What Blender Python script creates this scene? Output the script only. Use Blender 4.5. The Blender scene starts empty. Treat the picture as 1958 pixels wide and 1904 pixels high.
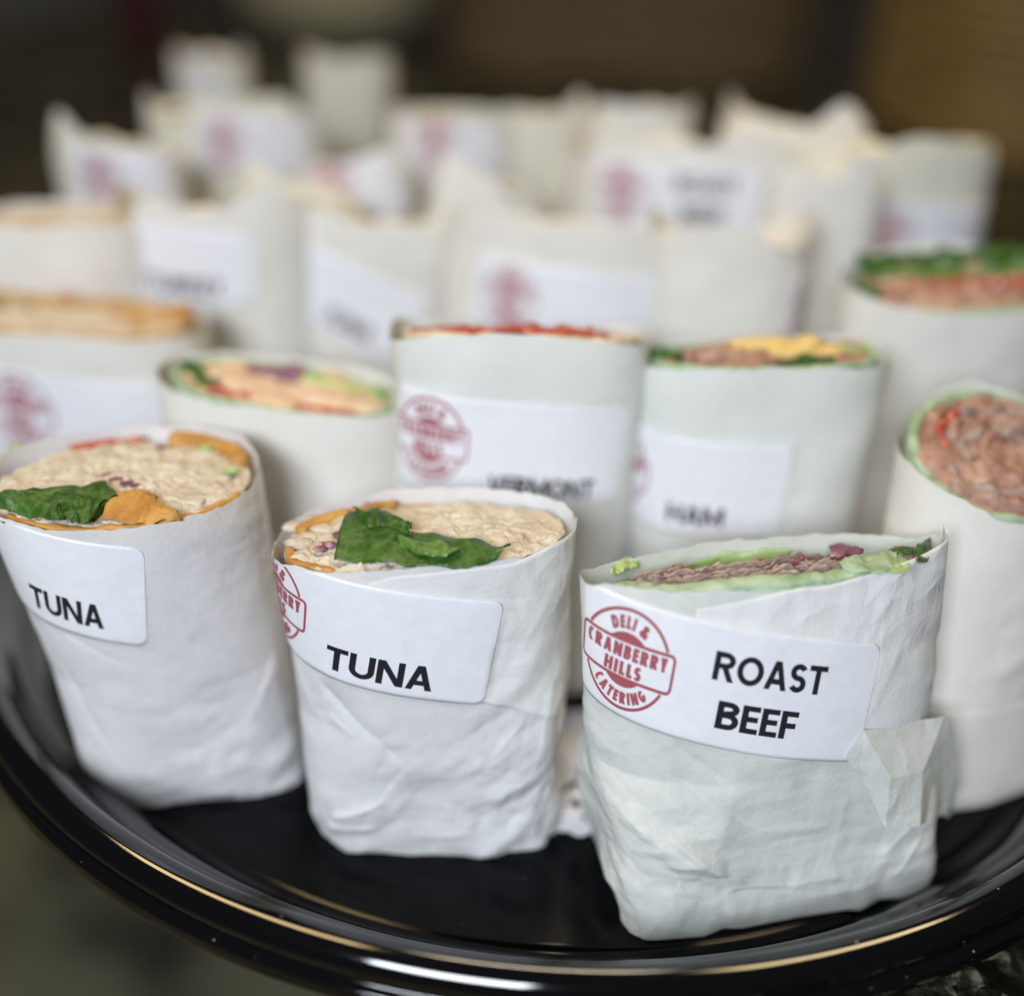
import bpy, math, random
import numpy as np
from mathutils import Matrix, Vector

# ------------------------------------------------------------------ camera
S = 0.01                                   # all sizes below are written in cm
H = 23.3                                   # lens height above the tray floor
PITCH, ROLL = math.radians(29), math.radians(2)
F = 2900 * 1958 / 2560                     # focal length in px of a 1958 px wide picture
scn = bpy.context.scene
cd = bpy.data.cameras.new('camera'); cam = bpy.data.objects.new('camera', cd)
scn.collection.objects.link(cam); scn.camera = cam
cd.sensor_width = 36; cd.lens = 36 * 2900 / 2560; cd.clip_start = 0.01; cd.clip_end = 30
fw = Vector((0, math.cos(PITCH), -math.sin(PITCH))); X0 = Vector((1, 0, 0)); U0 = X0.cross(fw)
rt = X0 * math.cos(ROLL) + U0 * math.sin(ROLL); up = -X0 * math.sin(ROLL) + U0 * math.cos(ROLL)
cam.matrix_world = Matrix(((rt.x, up.x, -fw.x, 0), (rt.y, up.y, -fw.y, 0), (rt.z, up.z, -fw.z, H * S), (0, 0, 0, 1)))
cd.dof.use_dof = True; cd.dof.focus_distance = 0.275; cd.dof.aperture_fstop = cd.lens / 17.0; cd.dof.aperture_blades = 0

# ------------------------------------------------------------------ world and lamps
w = bpy.data.worlds.new('World'); scn.world = w; w.use_nodes = True
bg = w.node_tree.nodes['Background']; bg.inputs[0].default_value = (1.0, .93, .82, 1); bg.inputs[1].default_value = 0.03
def area(name, loc, target, sx, sy, power, col):
    l = bpy.data.lights.new(name, 'AREA'); l.shape = 'RECTANGLE'; l.size = sx; l.size_y = sy; l.energy = power; l.color = col
    o = bpy.data.objects.new(name, l); scn.collection.objects.link(o); o.location = loc
    o.rotation_euler = (Vector(target) - Vector(loc)).to_track_quat('-Z', 'Y').to_euler(); return o
area('ceiling_lamp', (-0.80, 0.60, 1.7), (-0.3, .45, 0), .40, .8, 12, (1, .73, .36))
area('ceiling_lamp', (0.75, 0.75, 1.7), (0.2, .5, 0), .40, .6, 11, (1, .76, .43))
area('ceiling_lamp', (0.08, 1.30, 1.8), (0.0, .6, 0), .50, .25, 7, (1, .84, .62))
area('window_light', (-0.20, -0.46, 0.50), (0.0, .28, 0.05), .34, .26, 9.0, (.87, .925, 1))
scn.view_settings.view_transform = 'Standard'; scn.view_settings.look = 'None'
scn.view_settings.exposure = 0; scn.view_settings.gamma = 1
scn.render.engine = 'CYCLES'; cy = scn.cycles
cy.max_bounces = 5; cy.diffuse_bounces = 3; cy.glossy_bounces = 3; cy.transmission_bounces = 3; cy.transparent_max_bounces = 4; cy.caustics_reflective = False; cy.caustics_refractive = False

# ------------------------------------------------------------------ picking helpers (cm)
def ray(px, py):
    x = (px - 979) / F; y = -(py - 952) / F
    c, s = math.cos(ROLL), math.sin(ROLL); x, y = c * x - s * y, s * x + c * y
    return np.array([x, math.cos(PITCH) + y * math.sin(PITCH), -math.sin(PITCH) + y * math.cos(PITCH)])
def atz(px, py, z): d = ray(px, py); return np.array([0, 0, H]) + d * ((z - H) / d[2])
def atd(px, py, Y): d = ray(px, py); return np.array([0, 0, H]) + d * (Y / d[1])
def proj(q):
    v = np.asarray(q, float) - [0, 0, H]
    fz = v[..., 1] * math.cos(PITCH) - v[..., 2] * math.sin(PITCH); fy = v[..., 1] * math.sin(PITCH) + v[..., 2] * math.cos(PITCH)
    x, y = v[..., 0] / fz, fy / fz; c, s = math.cos(ROLL), math.sin(ROLL); x, y = c * x + s * y, -s * x + c * y
    return 979 + x * F, 952 - y * F

# ------------------------------------------------------------------ numeric noise
def vnoise(x, y, seed=0):
    x = np.asarray(x, float); y = np.asarray(y, float)
    xi = np.floor(x).astype(np.int64); yi = np.floor(y).astype(np.int64); fx = x - xi; fy = y - yi
    fx = fx * fx * fx * (fx * (fx * 6 - 15) + 10); fy = fy * fy * fy * (fy * (fy * 6 - 15) + 10)
    def h(a, b):
        n = (a * 374761393 + b * 668265263 + seed * 974711) & 0xffffffff
        n = ((n ^ (n >> 13)) * 1274126177) & 0xffffffff
        return ((n ^ (n >> 16)) & 0xffff) / 32767.5 - 1
    return (h(xi, yi) * (1 - fx) + h(xi + 1, yi) * fx) * (1 - fy) + (h(xi, yi + 1) * (1 - fx) + h(xi + 1, yi + 1) * fx) * fy
def fbm(x, y, seed=0, o=3):
    r = 0; a = 1
    for k in range(o): r = r + a * vnoise(x * 2 ** k, y * 2 ** k, seed + k * 17); a *= .5
    return r
def facet(x, y, seed=0):
    """flat triangular facets meeting in straight creases, -1..1"""
    k = (x + y) * .36603; u = x + k; v = y + k; i = np.floor(u).astype(np.int64); j = np.floor(v).astype(np.int64); fu = u - i; fv = v - j
    def h(a, b):
        n = (a * 374761393 + b * 668265263 + seed * 974711) & 0xffffffff
        n = ((n ^ (n >> 13)) * 1274126177) & 0xffffffff
        return ((n ^ (n >> 16)) & 0xffff) / 32767.5 - 1
    a, b, c, d = h(i, j), h(i + 1, j), h(i, j + 1), h(i + 1, j + 1)
    return np.where(fu > fv, a + (b - a) * fu + (d - b) * fv, a + (d - c) * fu + (c - a) * fv)
def ridged(x, y, seed=0): return 1 - np.abs(vnoise(x + .35 * vnoise(x * .7, y * .7, seed + 5), y + .35 * vnoise(x * .7 + 9, y * .7, seed + 6), seed)) * 2

# ------------------------------------------------------------------ object helpers
COL = scn.collection
def tag(o, label, cat, group=None, kind=None):
    if label: o['label'] = label
    if cat: o['category'] = cat
    if group: o['group'] = group
    if kind: o['kind'] = kind
    return o
def thing(name, loc, label, cat, group=None):
    o = bpy.data.objects.new(name, None); COL.objects.link(o); o.location = [c * S for c in loc]; o.empty_display_size = .02
    return tag(o, label, cat, group)
def origin(o):
    p = np.zeros(3)
    while o is not None: p = p + np.array(o.location); o = o.parent
    return p
def mesh(name, V, Fc, mat, parent=None, smooth=True, solid=0, off=0, loc=None):
    m = bpy.data.meshes.new(name); o = bpy.data.objects.new(name, m); COL.objects.link(o)
    V = np.asarray(V, float) * S
    if parent is not None: o.parent = parent; V = V - origin(parent)
    elif loc is not None: o.location = [c * S for c in loc]; V = V - np.array(loc) * S
    m.from_pydata(V.tolist(), [], [tuple(int(i) for i in f) for f in Fc]); m.update()
    if smooth: m.shade_smooth()
    m.materials.append(mat)
    if solid:
        md = o.modifiers.new('thickness', 'SOLIDIFY'); md.thickness = solid * S; md.offset = off
    return o
def grid_faces(nu, nv, wrap=False, base=0):
    i = np.arange(nu if wrap else nu - 1)[:, None]; j = np.arange(nv - 1)[None, :]; i2 = (i + 1) % nu
    f = np.stack([i * nv + j, i2 * nv + j, i2 * nv + j + 1, i * nv + j + 1], -1).reshape(-1, 4)
    return f + base

# ------------------------------------------------------------------ materials
def nodes(name):
    m = bpy.data.materials.new(name); m.use_nodes = True; nt = m.node_tree
    return m, nt, nt.nodes['Principled BSDF'], nt.nodes['Material Output']
def noise(nt, scale, detail=4, rough=.55, coord='Object', dist=0):
    tc = nt.nodes.new('ShaderNodeTexCoord'); n = nt.nodes.new('ShaderNodeTexNoise'); nt.links.new(tc.outputs[coord], n.inputs['Vector'])
    n.inputs['Scale'].default_value = scale; n.inputs['Detail'].default_value = detail; n.inputs['Roughness'].default_value = rough; n.inputs['Distortion'].default_value = dist
    return n
def ramp(nt, src, stops):
    r = nt.nodes.new('ShaderNodeValToRGB'); e = r.color_ramp.elements
    e[0].position, e[0].color = stops[0][0], (*stops[0][1], 1); e[1].position, e[1].color = stops[-1][0], (*stops[-1][1], 1)
    for p, c in stops[1:-1]: k = e.new(p); k.color = (*c, 1)
    nt.links.new(src, r.inputs[0]); return r
def bump(nt, bs, src, strength, dist):
    b = nt.nodes.new('ShaderNodeBump'); b.inputs['Strength'].default_value = strength; b.inputs['Distance'].default_value = dist
    nt.links.new(src, b.inputs['Height']); nt.links.new(b.outputs[0], bs.inputs['Normal']); return b
def paper_mat(name, c1, c2, trans=.22, crumple=True):
    m, nt, b, out = nodes(name)
    n0 = noise(nt, 45, 5, .6); n9 = noise(nt, 330, 6, .75); n = nt.nodes.new('ShaderNodeMix'); n.inputs[0].default_value = .42; nt.links.new(n0.outputs[0], n.inputs[2]); nt.links.new(n9.outputs[0], n.inputs[3])
    r = ramp(nt, n.outputs[0], [(.38, c1), (.62, c2)])
    nt.links.new(r.outputs[0], b.inputs['Base Color']); b.inputs['Roughness'].default_value = .62; b.inputs['Specular IOR Level'].default_value = .25
    f = noise(nt, 900, 3, .7); b1 = bump(nt, b, f.outputs[0], .55, .0003)
    tc = nt.nodes.new('ShaderNodeTexCoord'); wn = noise(nt, 40, 2, .5); va = nt.nodes.new('ShaderNodeVectorMath'); va.operation = 'SCALE'; va.inputs['Scale'].default_value = .012; nt.links.new(wn.outputs['Color'], va.inputs[0])
    vb = nt.nodes.new('ShaderNodeVectorMath'); nt.links.new(tc.outputs['Object'], vb.inputs[0]); nt.links.new(va.outputs[0], vb.inputs[1]); prev = b1
    for sc, st, dist in (((55, .42, .0035), (130, .32, .0016)) if crumple else ()):
        vo = nt.nodes.new('ShaderNodeTexVoronoi'); vo.feature = 'F1'; vo.distance = 'MANHATTAN'; vo.inputs['Scale'].default_value = sc; nt.links.new(vb.outputs[0], vo.inputs['Vector'])
        mk = noise(nt, 28, 2, .5); mr = nt.nodes.new('ShaderNodeMapRange'); mr.inputs[1].default_value = .42; mr.inputs[2].default_value = .68; mr.inputs[4].default_value = st; nt.links.new(mk.outputs[0], mr.inputs[0])
        bb = nt.nodes.new('ShaderNodeBump'); bb.inputs['Distance'].default_value = dist; nt.links.new(mr.outputs[0], bb.inputs['Strength']); nt.links.new(vo.outputs['Distance'], bb.inputs['Height']); nt.links.new(prev.outputs[0], bb.inputs['Normal']); prev = bb
    nt.links.new(prev.outputs[0], b.inputs['Normal'])
    t = nt.nodes.new('ShaderNodeBsdfTranslucent'); nt.links.new(r.outputs[0], t.inputs[0])
    mx = nt.nodes.new('ShaderNodeMixShader'); mx.inputs[0].default_value = trans
    nt.links.new(b.outputs[0], mx.inputs[1]); nt.links.new(t.outputs[0], mx.inputs[2]); nt.links.new(mx.outputs[0], out.inputs[0])
    return m
def food(name, stops, scale, rough=.45, bstr=.5, bdist=.0008, sss=0, detail=5, bscale=None, spec=.5):
    m, nt, b, out = nodes(name)
    n = noise(nt, scale, detail, .62, dist=.4); r = ramp(nt, n.outputs[0], stops); nt.links.new(r.outputs[0], b.inputs['Base Color'])
    b.inputs['Roughness'].default_value = rough; b.inputs['Specular IOR Level'].default_value = spec
    b.inputs['Subsurface Weight'].default_value = sss; b.inputs['Subsurface Radius'].default_value = (.004, .002, .001); b.inputs['Subsurface Scale'].default_value = .5
    f = noise(nt, bscale or scale * 2.5, 5, .65); bump(nt, b, f.outputs[0], bstr, bdist)
    return m
def plain(name, col, rough=.5, spec=.5):
    m, nt, b, out = nodes(name); b.inputs['Base Color'].default_value = (*col, 1); b.inputs['Roughness'].default_value = rough; b.inputs['Specular IOR Level'].default_value = spec
    return m
M = {}
M['paper'] = paper_mat('deli_paper', (.735, .735, .745), (.83, .83, .835))
M['paper_green'] = paper_mat('deli_paper_over_spinach_wrap', (.66, .70, .65), (.80, .81, .78))
M['paper_warm'] = paper_mat('deli_paper_warm_lit', (.73, .70, .58), (.79, .76, .65), .07, False)  # same paper for rear wraps, warm ceiling light painted into its colour
M['paper_back'] = paper_mat('deli_paper_rear', (.74, .72, .66), (.80, .78, .73), .07, False)
M['paper_mint'] = paper_mat('deli_paper_rear_over_spinach_wrap', (.72, .75, .71), (.80, .81, .78), .1, False)
M['sheet'] = paper_mat('deli_paper_overlap', (.76, .765, .76), (.83, .83, .82), .12)
M['sticker'] = None
m, nt, b, out = nodes('white_sticker'); n = noise(nt, 1400, 2, .5); b.inputs['Base Color'].default_value = (.77, .775, .81, 1); b.inputs['Roughness'].default_value = .42; b0 = bump(nt, b, n.outputs[0], .15, .0001); nw = noise(nt, 70, 2, .5); bw_ = nt.nodes.new('ShaderNodeBump'); bw_.inputs['Strength'].default_value = .35; bw_.inputs['Distance'].default_value = .0012; nt.links.new(nw.outputs[0], bw_.inputs['Height']); nt.links.new(b0.outputs[0], bw_.inputs['Normal']); nt.links.new(bw_.outputs[0], b.inputs['Normal'])
nc = noise(nt, 260, 5, .7); rc_ = ramp(nt, nc.outputs[0], [(.3, (.735, .74, .775)), (.7, (.80, .805, .84))]); nt.links.new(rc_.outputs[0], b.inputs['Base Color']); M['sticker'] = m
M['ink'] = plain('black_ink', (.018, .018, .024), .45, .3)
m, nt, b, out = nodes('cranberry_ink'); n = noise(nt, 2600, 2, .7); r = ramp(nt, n.outputs[0], [(.3, (.30, .055, .075)), (.7, (.42, .115, .135))]); nt.links.new(r.outputs[0], b.inputs['Base Color']); b.inputs['Roughness'].default_value = .5; M['red_ink'] = m
M['tuna'] = food('tuna_salad', [(.25, (.44, .35, .27)), (.40, (.60, .53, .42)), (.6, (.69, .63, .51)), (.75, (.77, .73, .63))], 170, .33, .9, .0016, 0, 8, 500)
def patches(m, col, scale, lo, hi, amt):
    nt = m.node_tree; b = nt.nodes['Principled BSDF']; src = b.inputs['Base Color'].links[0].from_socket; n = noise(nt, scale, 3, .6)
    r = ramp(nt, n.outputs[0], [(lo, (0, 0, 0)), (hi, (amt, amt, amt))]); mx = nt.nodes.new('ShaderNodeMix'); mx.data_type = 'RGBA'; nt.links.new(r.outputs[0], mx.inputs[0]); nt.links.new(src, mx.inputs[6]); mx.inputs[7].default_value = (*col, 1); nt.links.new(mx.outputs[2], b.inputs['Base Color'])
patches(M['tuna'], (.60, .42, .35), 60, .56, .74, .5); patches(M['tuna'], (.22, .17, .12), 420, .70, .76, .8)
M['onion'] = food('red_onion', [(.3, (.10, .025, .06)), (.55, (.22, .07, .13)), (.75, (.50, .32, .36))], 160, .35)
M['spinach'] = food('spinach_leaf', [(.3, (.020, .070, .010)), (.55, (.05, .135, .018)), (.78, (.13, .25, .05))], 140, .3, .55, .0012, 0, 4, 260)
def veins(m, light):
    nt = m.node_tree; b = nt.nodes['Principled BSDF']; src = b.inputs['Base Color'].links[0].from_socket
    tc = nt.nodes.new('ShaderNodeTexCoord'); vo = nt.nodes.new('ShaderNodeTexVoronoi'); vo.feature = 'DISTANCE_TO_EDGE'; vo.inputs['Scale'].default_value = 190; nt.links.new(tc.outputs['Object'], vo.inputs['Vector'])
    r = ramp(nt, vo.outputs['Distance'], [(.0, (.55, .55, .55)), (.12, (0, 0, 0))]); mx = nt.nodes.new('ShaderNodeMix'); mx.data_type = 'RGBA'; nt.links.new(r.outputs[0], mx.inputs[0]); nt.links.new(src, mx.inputs[6]); mx.inputs[7].default_value = (*light, 1); nt.links.new(mx.outputs[2], b.inputs['Base Color'])
veins(M['spinach'], (.10, .22, .05))
nt = M['spinach'].node_tree; tr = nt.nodes.new('ShaderNodeBsdfTranslucent'); tr.inputs[0].default_value = (.16, .34, .05, 1); mx = nt.nodes.new('ShaderNodeMixShader'); mx.inputs[0].default_value = .3
nt.links.new(nt.nodes['Principled BSDF'].outputs[0], mx.inputs[1]); nt.links.new(tr.outputs[0], mx.inputs[2]); nt.links.new(mx.outputs[0], nt.nodes['Material Output'].inputs[0])
M['spinach_light'] = food('spinach_leaf_underside', [(.3, (.05, .12, .02)), (.55, (.11, .22, .045)), (.78, (.20, .33, .09))], 140, .35, .5, .001, 0, 4, 260)
M['lettuce'] = food('pale_lettuce', [(.3, (.22, .38, .10)), (.6, (.42, .56, .24)), (.8, (.66, .74, .48))], 120, .35, .5, .0012, 0)
M['tortilla_orange'] = food('tomato_tortilla', [(.3, (.32, .14, .03)), (.52, (.48, .25, .055)), (.75, (.58, .35, .11))], 110, .6, .5, .0006, 0)
M['tortilla_green'] = food('spinach_tortilla', [(.28, (.16, .26, .13)), (.5, (.33, .45, .30)), (.75, (.47, .58, .44))], 150, .6, .6, .0006, 0)
M['tortilla_white'] = food('wheat_tortilla', [(.3, (.52, .42, .27)), (.7, (.74, .66, .48))], 120, .6, .5, .0006, 0)
M['beef'] = food('roast_beef', [(.28, (.17, .11, .09)), (.5, (.34, .245, .205)), (.75, (.52, .42, .36))], 170, .42, .9, .0014, 0, 6, 420)
M['tomato'] = food('tomato_slice', [(.3, (.34, .045, .03)), (.7, (.50, .13, .085))], 90, .2, .3, .0008, 0)
M['ham'] = food('pink_ham', [(.3, (.20, .095, .07)), (.5, (.36, .20, .15)), (.75, (.52, .36, .28))], 120, .4, .6, .0012, 0)
M['turkey'] = food('sliced_turkey', [(.3, (.58, .38, .26)), (.7, (.76, .62, .44))], 90, .45, .6, .0012, 0)
M['cheese'] = food('yellow_cheese', [(.3, (.70, .50, .14)), (.7, (.80, .62, .26))], 60, .4, .3, .0006, 0)
# black plastic: fine matte floor, polished rim
for nm, spec, r0, r1 in (('plastic', .15, .07, .20), ('plastic_rim', .85, .045, .10)):
    m, nt, b, out = nodes('black_' + nm); b.inputs['Base Color'].default_value = (.0022, .0024, .0034, 1)
    n = noise(nt, 30, 6, .6); r = nt.nodes.new('ShaderNodeMapRange'); r.inputs[3].default_value = r0; r.inputs[4].default_value = r1; nt.links.new(n.outputs[0], r.inputs[0]); nt.links.new(r.outputs[0], b.inputs['Roughness'])
    b.inputs['Specular IOR Level'].default_value = spec; n2 = noise(nt, 26, 2, .5); bump(nt, b, n2.outputs[0], .05, .002); M[nm] = m
# granite
m, nt, b, out = nodes('dark_granite')
n1 = noise(nt, 14, 3, .5); n3 = noise(nt, 160, 6, .7)
tc = nt.nodes.new('ShaderNodeTexCoord'); vo = nt.nodes.new('ShaderNodeTexVoronoi'); vo.inputs['Scale'].default_value = 190; nt.links.new(tc.outputs['Object'], vo.inputs['Vector'])
ad = nt.nodes.new('ShaderNodeMath'); ad.operation = 'ADD'; nt.links.new(n3.outputs[0], ad.inputs[0]); ml = nt.nodes.new('ShaderNodeMath'); ml.operation = 'MULTIPLY'; ml.inputs[1].default_value = .35
sp = nt.nodes.new('ShaderNodeSeparateColor'); nt.links.new(vo.outputs['Color'], sp.inputs[0]); nt.links.new(sp.outputs[0], ml.inputs[0]); nt.links.new(ml.outputs[0], ad.inputs[1])
r1 = ramp(nt, ad.outputs[0], [(.45, (.002, .002, .002)), (.70, (.007, .007, .006)), (.82, (.025, .025, .02)), (.93, (.14, .14, .13))])
r2 = ramp(nt, n1.outputs[0], [(.40, (.5, .5, .5)), (.62, (2.6, 2.5, 1.9))])
mu = nt.nodes.new('ShaderNodeMix'); mu.data_type = 'RGBA'; mu.blend_type = 'MULTIPLY'; mu.inputs[0].default_value = 1
nt.links.new(r1.outputs[0], mu.inputs[6]); nt.links.new(r2.outputs[0], mu.inputs[7]); nt.links.new(mu.outputs[2], b.inputs['Base Color'])
b.inputs['Roughness'].default_value = .2; b.inputs['Specular IOR Level'].default_value = .12; M['granite'] = m
M['cardboard'] = food('brown_cardboard', [(.3, (.085, .058, .030)), (.7, (.125, .092, .052))], 12, .8, .2, .0005, 0)
M['wicker'] = food('tan_wicker', [(.3, (.20, .13, .045)), (.7, (.34, .24, .10))], 40, .6, .4, .001, 0)
M['wicker_dark'] = food('brown_wicker', [(.3, (.085, .06, .03)), (.7, (.15, .115, .065))], 40, .6, .4, .001, 0)
M['bowl'] = food('olive_ceramic', [(.3, (.56, .52, .34)), (.7, (.66, .62, .42))], 8, .4, .1, .0005, 0)
M['floor'] = food('olive_vinyl_floor', [(.34, (.08, .08, .06)), (.46, (.36, .35, .22)), (.7, (.44, .43, .27))], 4.5, .5, .1, .001, 0, 3)
M['red_cup'] = plain('dark_red_plastic', (.05, .006, .01), .35)

# ------------------------------------------------------------------ lettering from strokes
def earc(cx, cy, rx, ry, a0, a1, n=14):
    a = np.radians(np.linspace(a0, a1, n)); return [(cx + rx * math.cos(t), cy + ry * math.sin(t)) for t in a]
def dg(x0, y0, x1, y1): return ('d', x0, y0, x1, y1)
def glyph(c, w, t):
    h = t / 2; rx = w / 2 - h
    if c == 'I': return [[(h, 0), (h, 1)]]
    if c == 'L': return [[(h, 1), (h, h), (w, h)]]
    if c == 'T': return [[(0, 1 - h), (w, 1 - h)], [(w / 2, 1 - h), (w / 2, 0)]]
    if c == 'E': return [[(w, 1 - h), (h, 1 - h), (h, h), (w, h)], [(h, .52), (w * .93, .52)]]
    if c == 'F': return [[(w, 1 - h), (h, 1 - h), (h, 0)], [(h, .48), (w * .92, .48)]]
    if c == 'H': return [[(h, 0), (h, 1)], [(w - h, 0), (w - h, 1)], [(h, .5), (w - h, .5)]]
    if c == 'N': return [[(h, 0), (h, 1)], [(w - h, 0), (w - h, 1)], dg(h * 1.15, 1, w - h * 1.15, 0)]
    if c == 'M': return [[(h, 0), (h, 1)], [(w - h, 0), (w - h, 1)], dg(h * 1.1, 1, w / 2, .12), dg(w - h * 1.1, 1, w / 2, .12)]
    if c == 'A': return [dg(h * 1.08, 0, w / 2 - h * .1, 1), dg(w - h * 1.08, 0, w / 2 + h * .1, 1), [(w * .24, .29), (w * .76, .29)]]
    if c == 'V': return [dg(h * 1.08, 1, w / 2 - h * .1, 0), dg(w - h * 1.08, 1, w / 2 + h * .1, 0)]
    if c == 'Y': return [dg(h * 1.15, 1, w / 2, .38), dg(w - h * 1.15, 1, w / 2, .38), [(w / 2, .5), (w / 2, 0)]]
    if c == 'K': return [[(h, 0), (h, 1)], dg(w - h * 1.2, 1, h * 1.2, .42), dg(w * .45, .62, w - h * 1.1, 0)]
    if c == 'U': return [[(h, 1), (h, rx + h)] + earc(w / 2, rx * .95 + h, rx, rx * .95, 180, 360) + [(w - h, 1)]]
    if c == 'O': p = earc(w / 2, .5, rx, .5 - h, 0, 360, 34); return [p + [p[1]]]
    if c == 'C': return [earc(w / 2, .5, rx, .5 - h, 48, 312, 26)]
    if c == 'G': return [earc(w / 2, .5, rx, .5 - h, 48, 350, 28) + [(w - h, .46), (w * .55, .46)]]
    if c == 'S':
        ry = (1 - 2 * h) / 4; return [earc(w / 2, 1 - h - ry, rx, ry, 25, 265, 14) + earc(w / 2, h + ry, rx, ry, 85, -155, 14)]
    if c == 'D': return [[(h, 0), (h, 1)], [(h, 1 - h), (w - rx - h, 1 - h)] + earc(w - h - rx, .5, rx, .5 - h, 90, -90, 18) + [(h, h)]]
    if c == 'P': return [[(h, 0), (h, 1)], [(h, 1 - h), (w * .5, 1 - h)] + earc(w * .5, .72, w * .5 - h, .28 - h, 90, -90, 12) + [(h, .44 + h)]]
    if c == 'R': return [[(h, 0), (h, 1)], [(h, 1 - h), (w * .5, 1 - h)] + earc(w * .5, .71, w * .46 - h, .29 - h, 90, -90, 12) + [(h, .42 + h)], dg(w * .50, .5, w - h * 1.1, 0)]
    if c == 'B': return [[(h, 0), (h, 1)], [(h, 1 - h), (w * .5, 1 - h)] + earc(w * .5, .755 - h * .1, w * .46 - h, .245 - h * .9, 90, -90, 12) + [(h, .51)],
                         [(h, .51), (w * .52, .51)] + earc(w * .52, .255 + h * .5, w * .48 - h, .255 - h * .5, 90, -90, 12) + [(h, h)]]
    if c == '&': return [[(w * .98, .02), (w * .2, .68)] + earc(w * .42, .78, w * .24, .2 - h, 170, -30, 10) + [(w * .2, .42)] + earc(w * .4, .25, w * .36, .25 - h, 130, 330, 12) + [(w * .95, .45)]]
    return []
GW = dict(I=.0, L=.50, T=.66, E=.54, F=.53, H=.76, N=.80, M=1.02, A=.80, V=.78, Y=.68, K=.68, U=.76, O=.90, C=.64, G=.74, S=.60, D=.74, P=.66, R=.72, B=.68)
GW['&'] = .75; GW[' '] = .28
def strip(pts, t, maxseg):
    q = [np.array(pts[0], float)]
    for p in pts[1:]:
        p = np.array(p, float); d = np.linalg.norm(p - q[-1])
        if d < 1e-6: continue
        k = max(1, int(math.ceil(d / maxseg))); a = q[-1]
        for i in range(1, k + 1): q.append(a + (p - a) * i / k)
    q = np.array(q); d = np.diff(q, axis=0); d /= np.linalg.norm(d, axis=1)[:, None]; nn = np.stack([-d[:, 1], d[:, 0]], 1)
    n = np.zeros_like(q); n[0] = nn[0]; n[-1] = nn[-1]; mvec = nn[:-1] + nn[1:]
    ln = np.maximum((mvec ** 2).sum(1), .75); n[1:-1] = 2 * mvec / ln[:, None]
    return q + n * t / 2, q - n * t / 2
def text_strips(txt, cap, t=.19, wf=1., track=.09):
    """strips of one line, centred on 0, baseline 0; also glyph centres for bending on an arc"""
    x = 0; out = []
    for c in txt:
        wd = max(GW[c] * wf, t); 
        for pl in (glyph(c, wd, t) if c != ' ' else []):
            if pl[0] == 'd':
                _, x0, y0, x1, y1 = pl; L = math.hypot(x1 - x0, y1 - y0); hw = t / 2 * L / abs(y1 - y0) * .97; k = np.linspace(0, 1, 7)[:, None]; ctr = np.array([x0, y0]) * (1 - k) + np.array([x1, y1]) * k
                a, b = ctr + [hw, 0], ctr - [hw, 0]
            else: a, b = strip(pl, t, .2)
            out.append((x + wd / 2, a - [wd / 2, 0], b - [wd / 2, 0]))
        x += wd + track
    tot = x - track
    return [((cx - tot / 2) * cap, a * cap, b * cap) for cx, a, b in out], tot * cap
def flat_text(txt, cap, cx, cy, t=.19, wf=1., track=.09, width=None):
    st, tot = text_strips(txt, cap, t, wf, track); k = (width / tot) if width else 1
    return [(a * [k, 1] + [g * k + cx, cy - cap / 2], b * [k, 1] + [g * k + cx, cy - cap / 2]) for g, a, b in st]
def arc_text(txt, cap, R, top, t=.2, wf=.8, track=.1, ctr=(0, 0)):
    st, tot = text_strips(txt, cap, t, wf, track); out = []
    for g, a, b in st:
        r0 = R + cap * .0; ang = (-g / (R + cap * .5)) if top else (g / (R - cap * .5))
        def tr(p):
            q = p + [0, R if top else -R]
            c, s = math.cos(ang), math.sin(ang); return np.stack([c * q[:, 0] - s * q[:, 1] + ctr[0], s * q[:, 0] + c * q[:, 1] + ctr[1]], 1)
        out.append((tr(a), tr(b)))
    return out
def logo_strips(cx, cy, R):
    o = []; th = .058 * R; bw, bh = 1.06 * R, .365 * R
    up = earc(0, 0, .97 * R, .97 * R, 25, 155, 40); dn = earc(0, 0, .97 * R, .97 * R, 205, 335, 40)
    for p in (up, dn): o.append(strip(p, th * 1.15, .1))
    rc = .1 * R; rect = earc(bw - rc, bh - rc, rc, rc, 0, 90, 6) + earc(-bw + rc, bh - rc, rc, rc, 90, 180, 6) + earc(-bw + rc, -bh + rc, rc, rc, 180, 270, 6) + earc(bw - rc, -bh + rc, rc, rc, 270, 360, 6)
    rect.append(rect[0]); rect.append(rect[1]); o.append(strip(rect, th * 1.1, .1))
    for sg in (1, -1):
        rr = .54 * R; xm = math.sqrt(rr * rr - (bh + .02 * R) ** 2) if rr > bh + .02 * R else .1
        xs = np.linspace(-xm, xm, 24); hi = np.sqrt(np.maximum(rr * rr - xs ** 2, 0)) * 1.0
        hi = np.maximum(hi, bh + .012 * R); lo = np.full_like(xs, bh + .012 * R)
        o.append((np.stack([xs, sg * hi], 1), np.stack([xs, sg * lo], 1)))
    o += flat_text('CRANBERRY', .275 * R, 0, .165 * R, .25, .8, .12, 1.84 * R)
    o += flat_text('HILLS', .275 * R, -.02 * R, -.17 * R, .25, .8, .12, .84 * R)
    o += arc_text('DELI &', .25 * R, .61 * R, True, .25, .82, .16)
    o += arc_text('CATERING', .24 * R, .87 * R, False, .25, .8, .14)
    return [(a * [.77, 1] + [cx, cy], b * [.77, 1] + [cx, cy]) for a, b in o]

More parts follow.
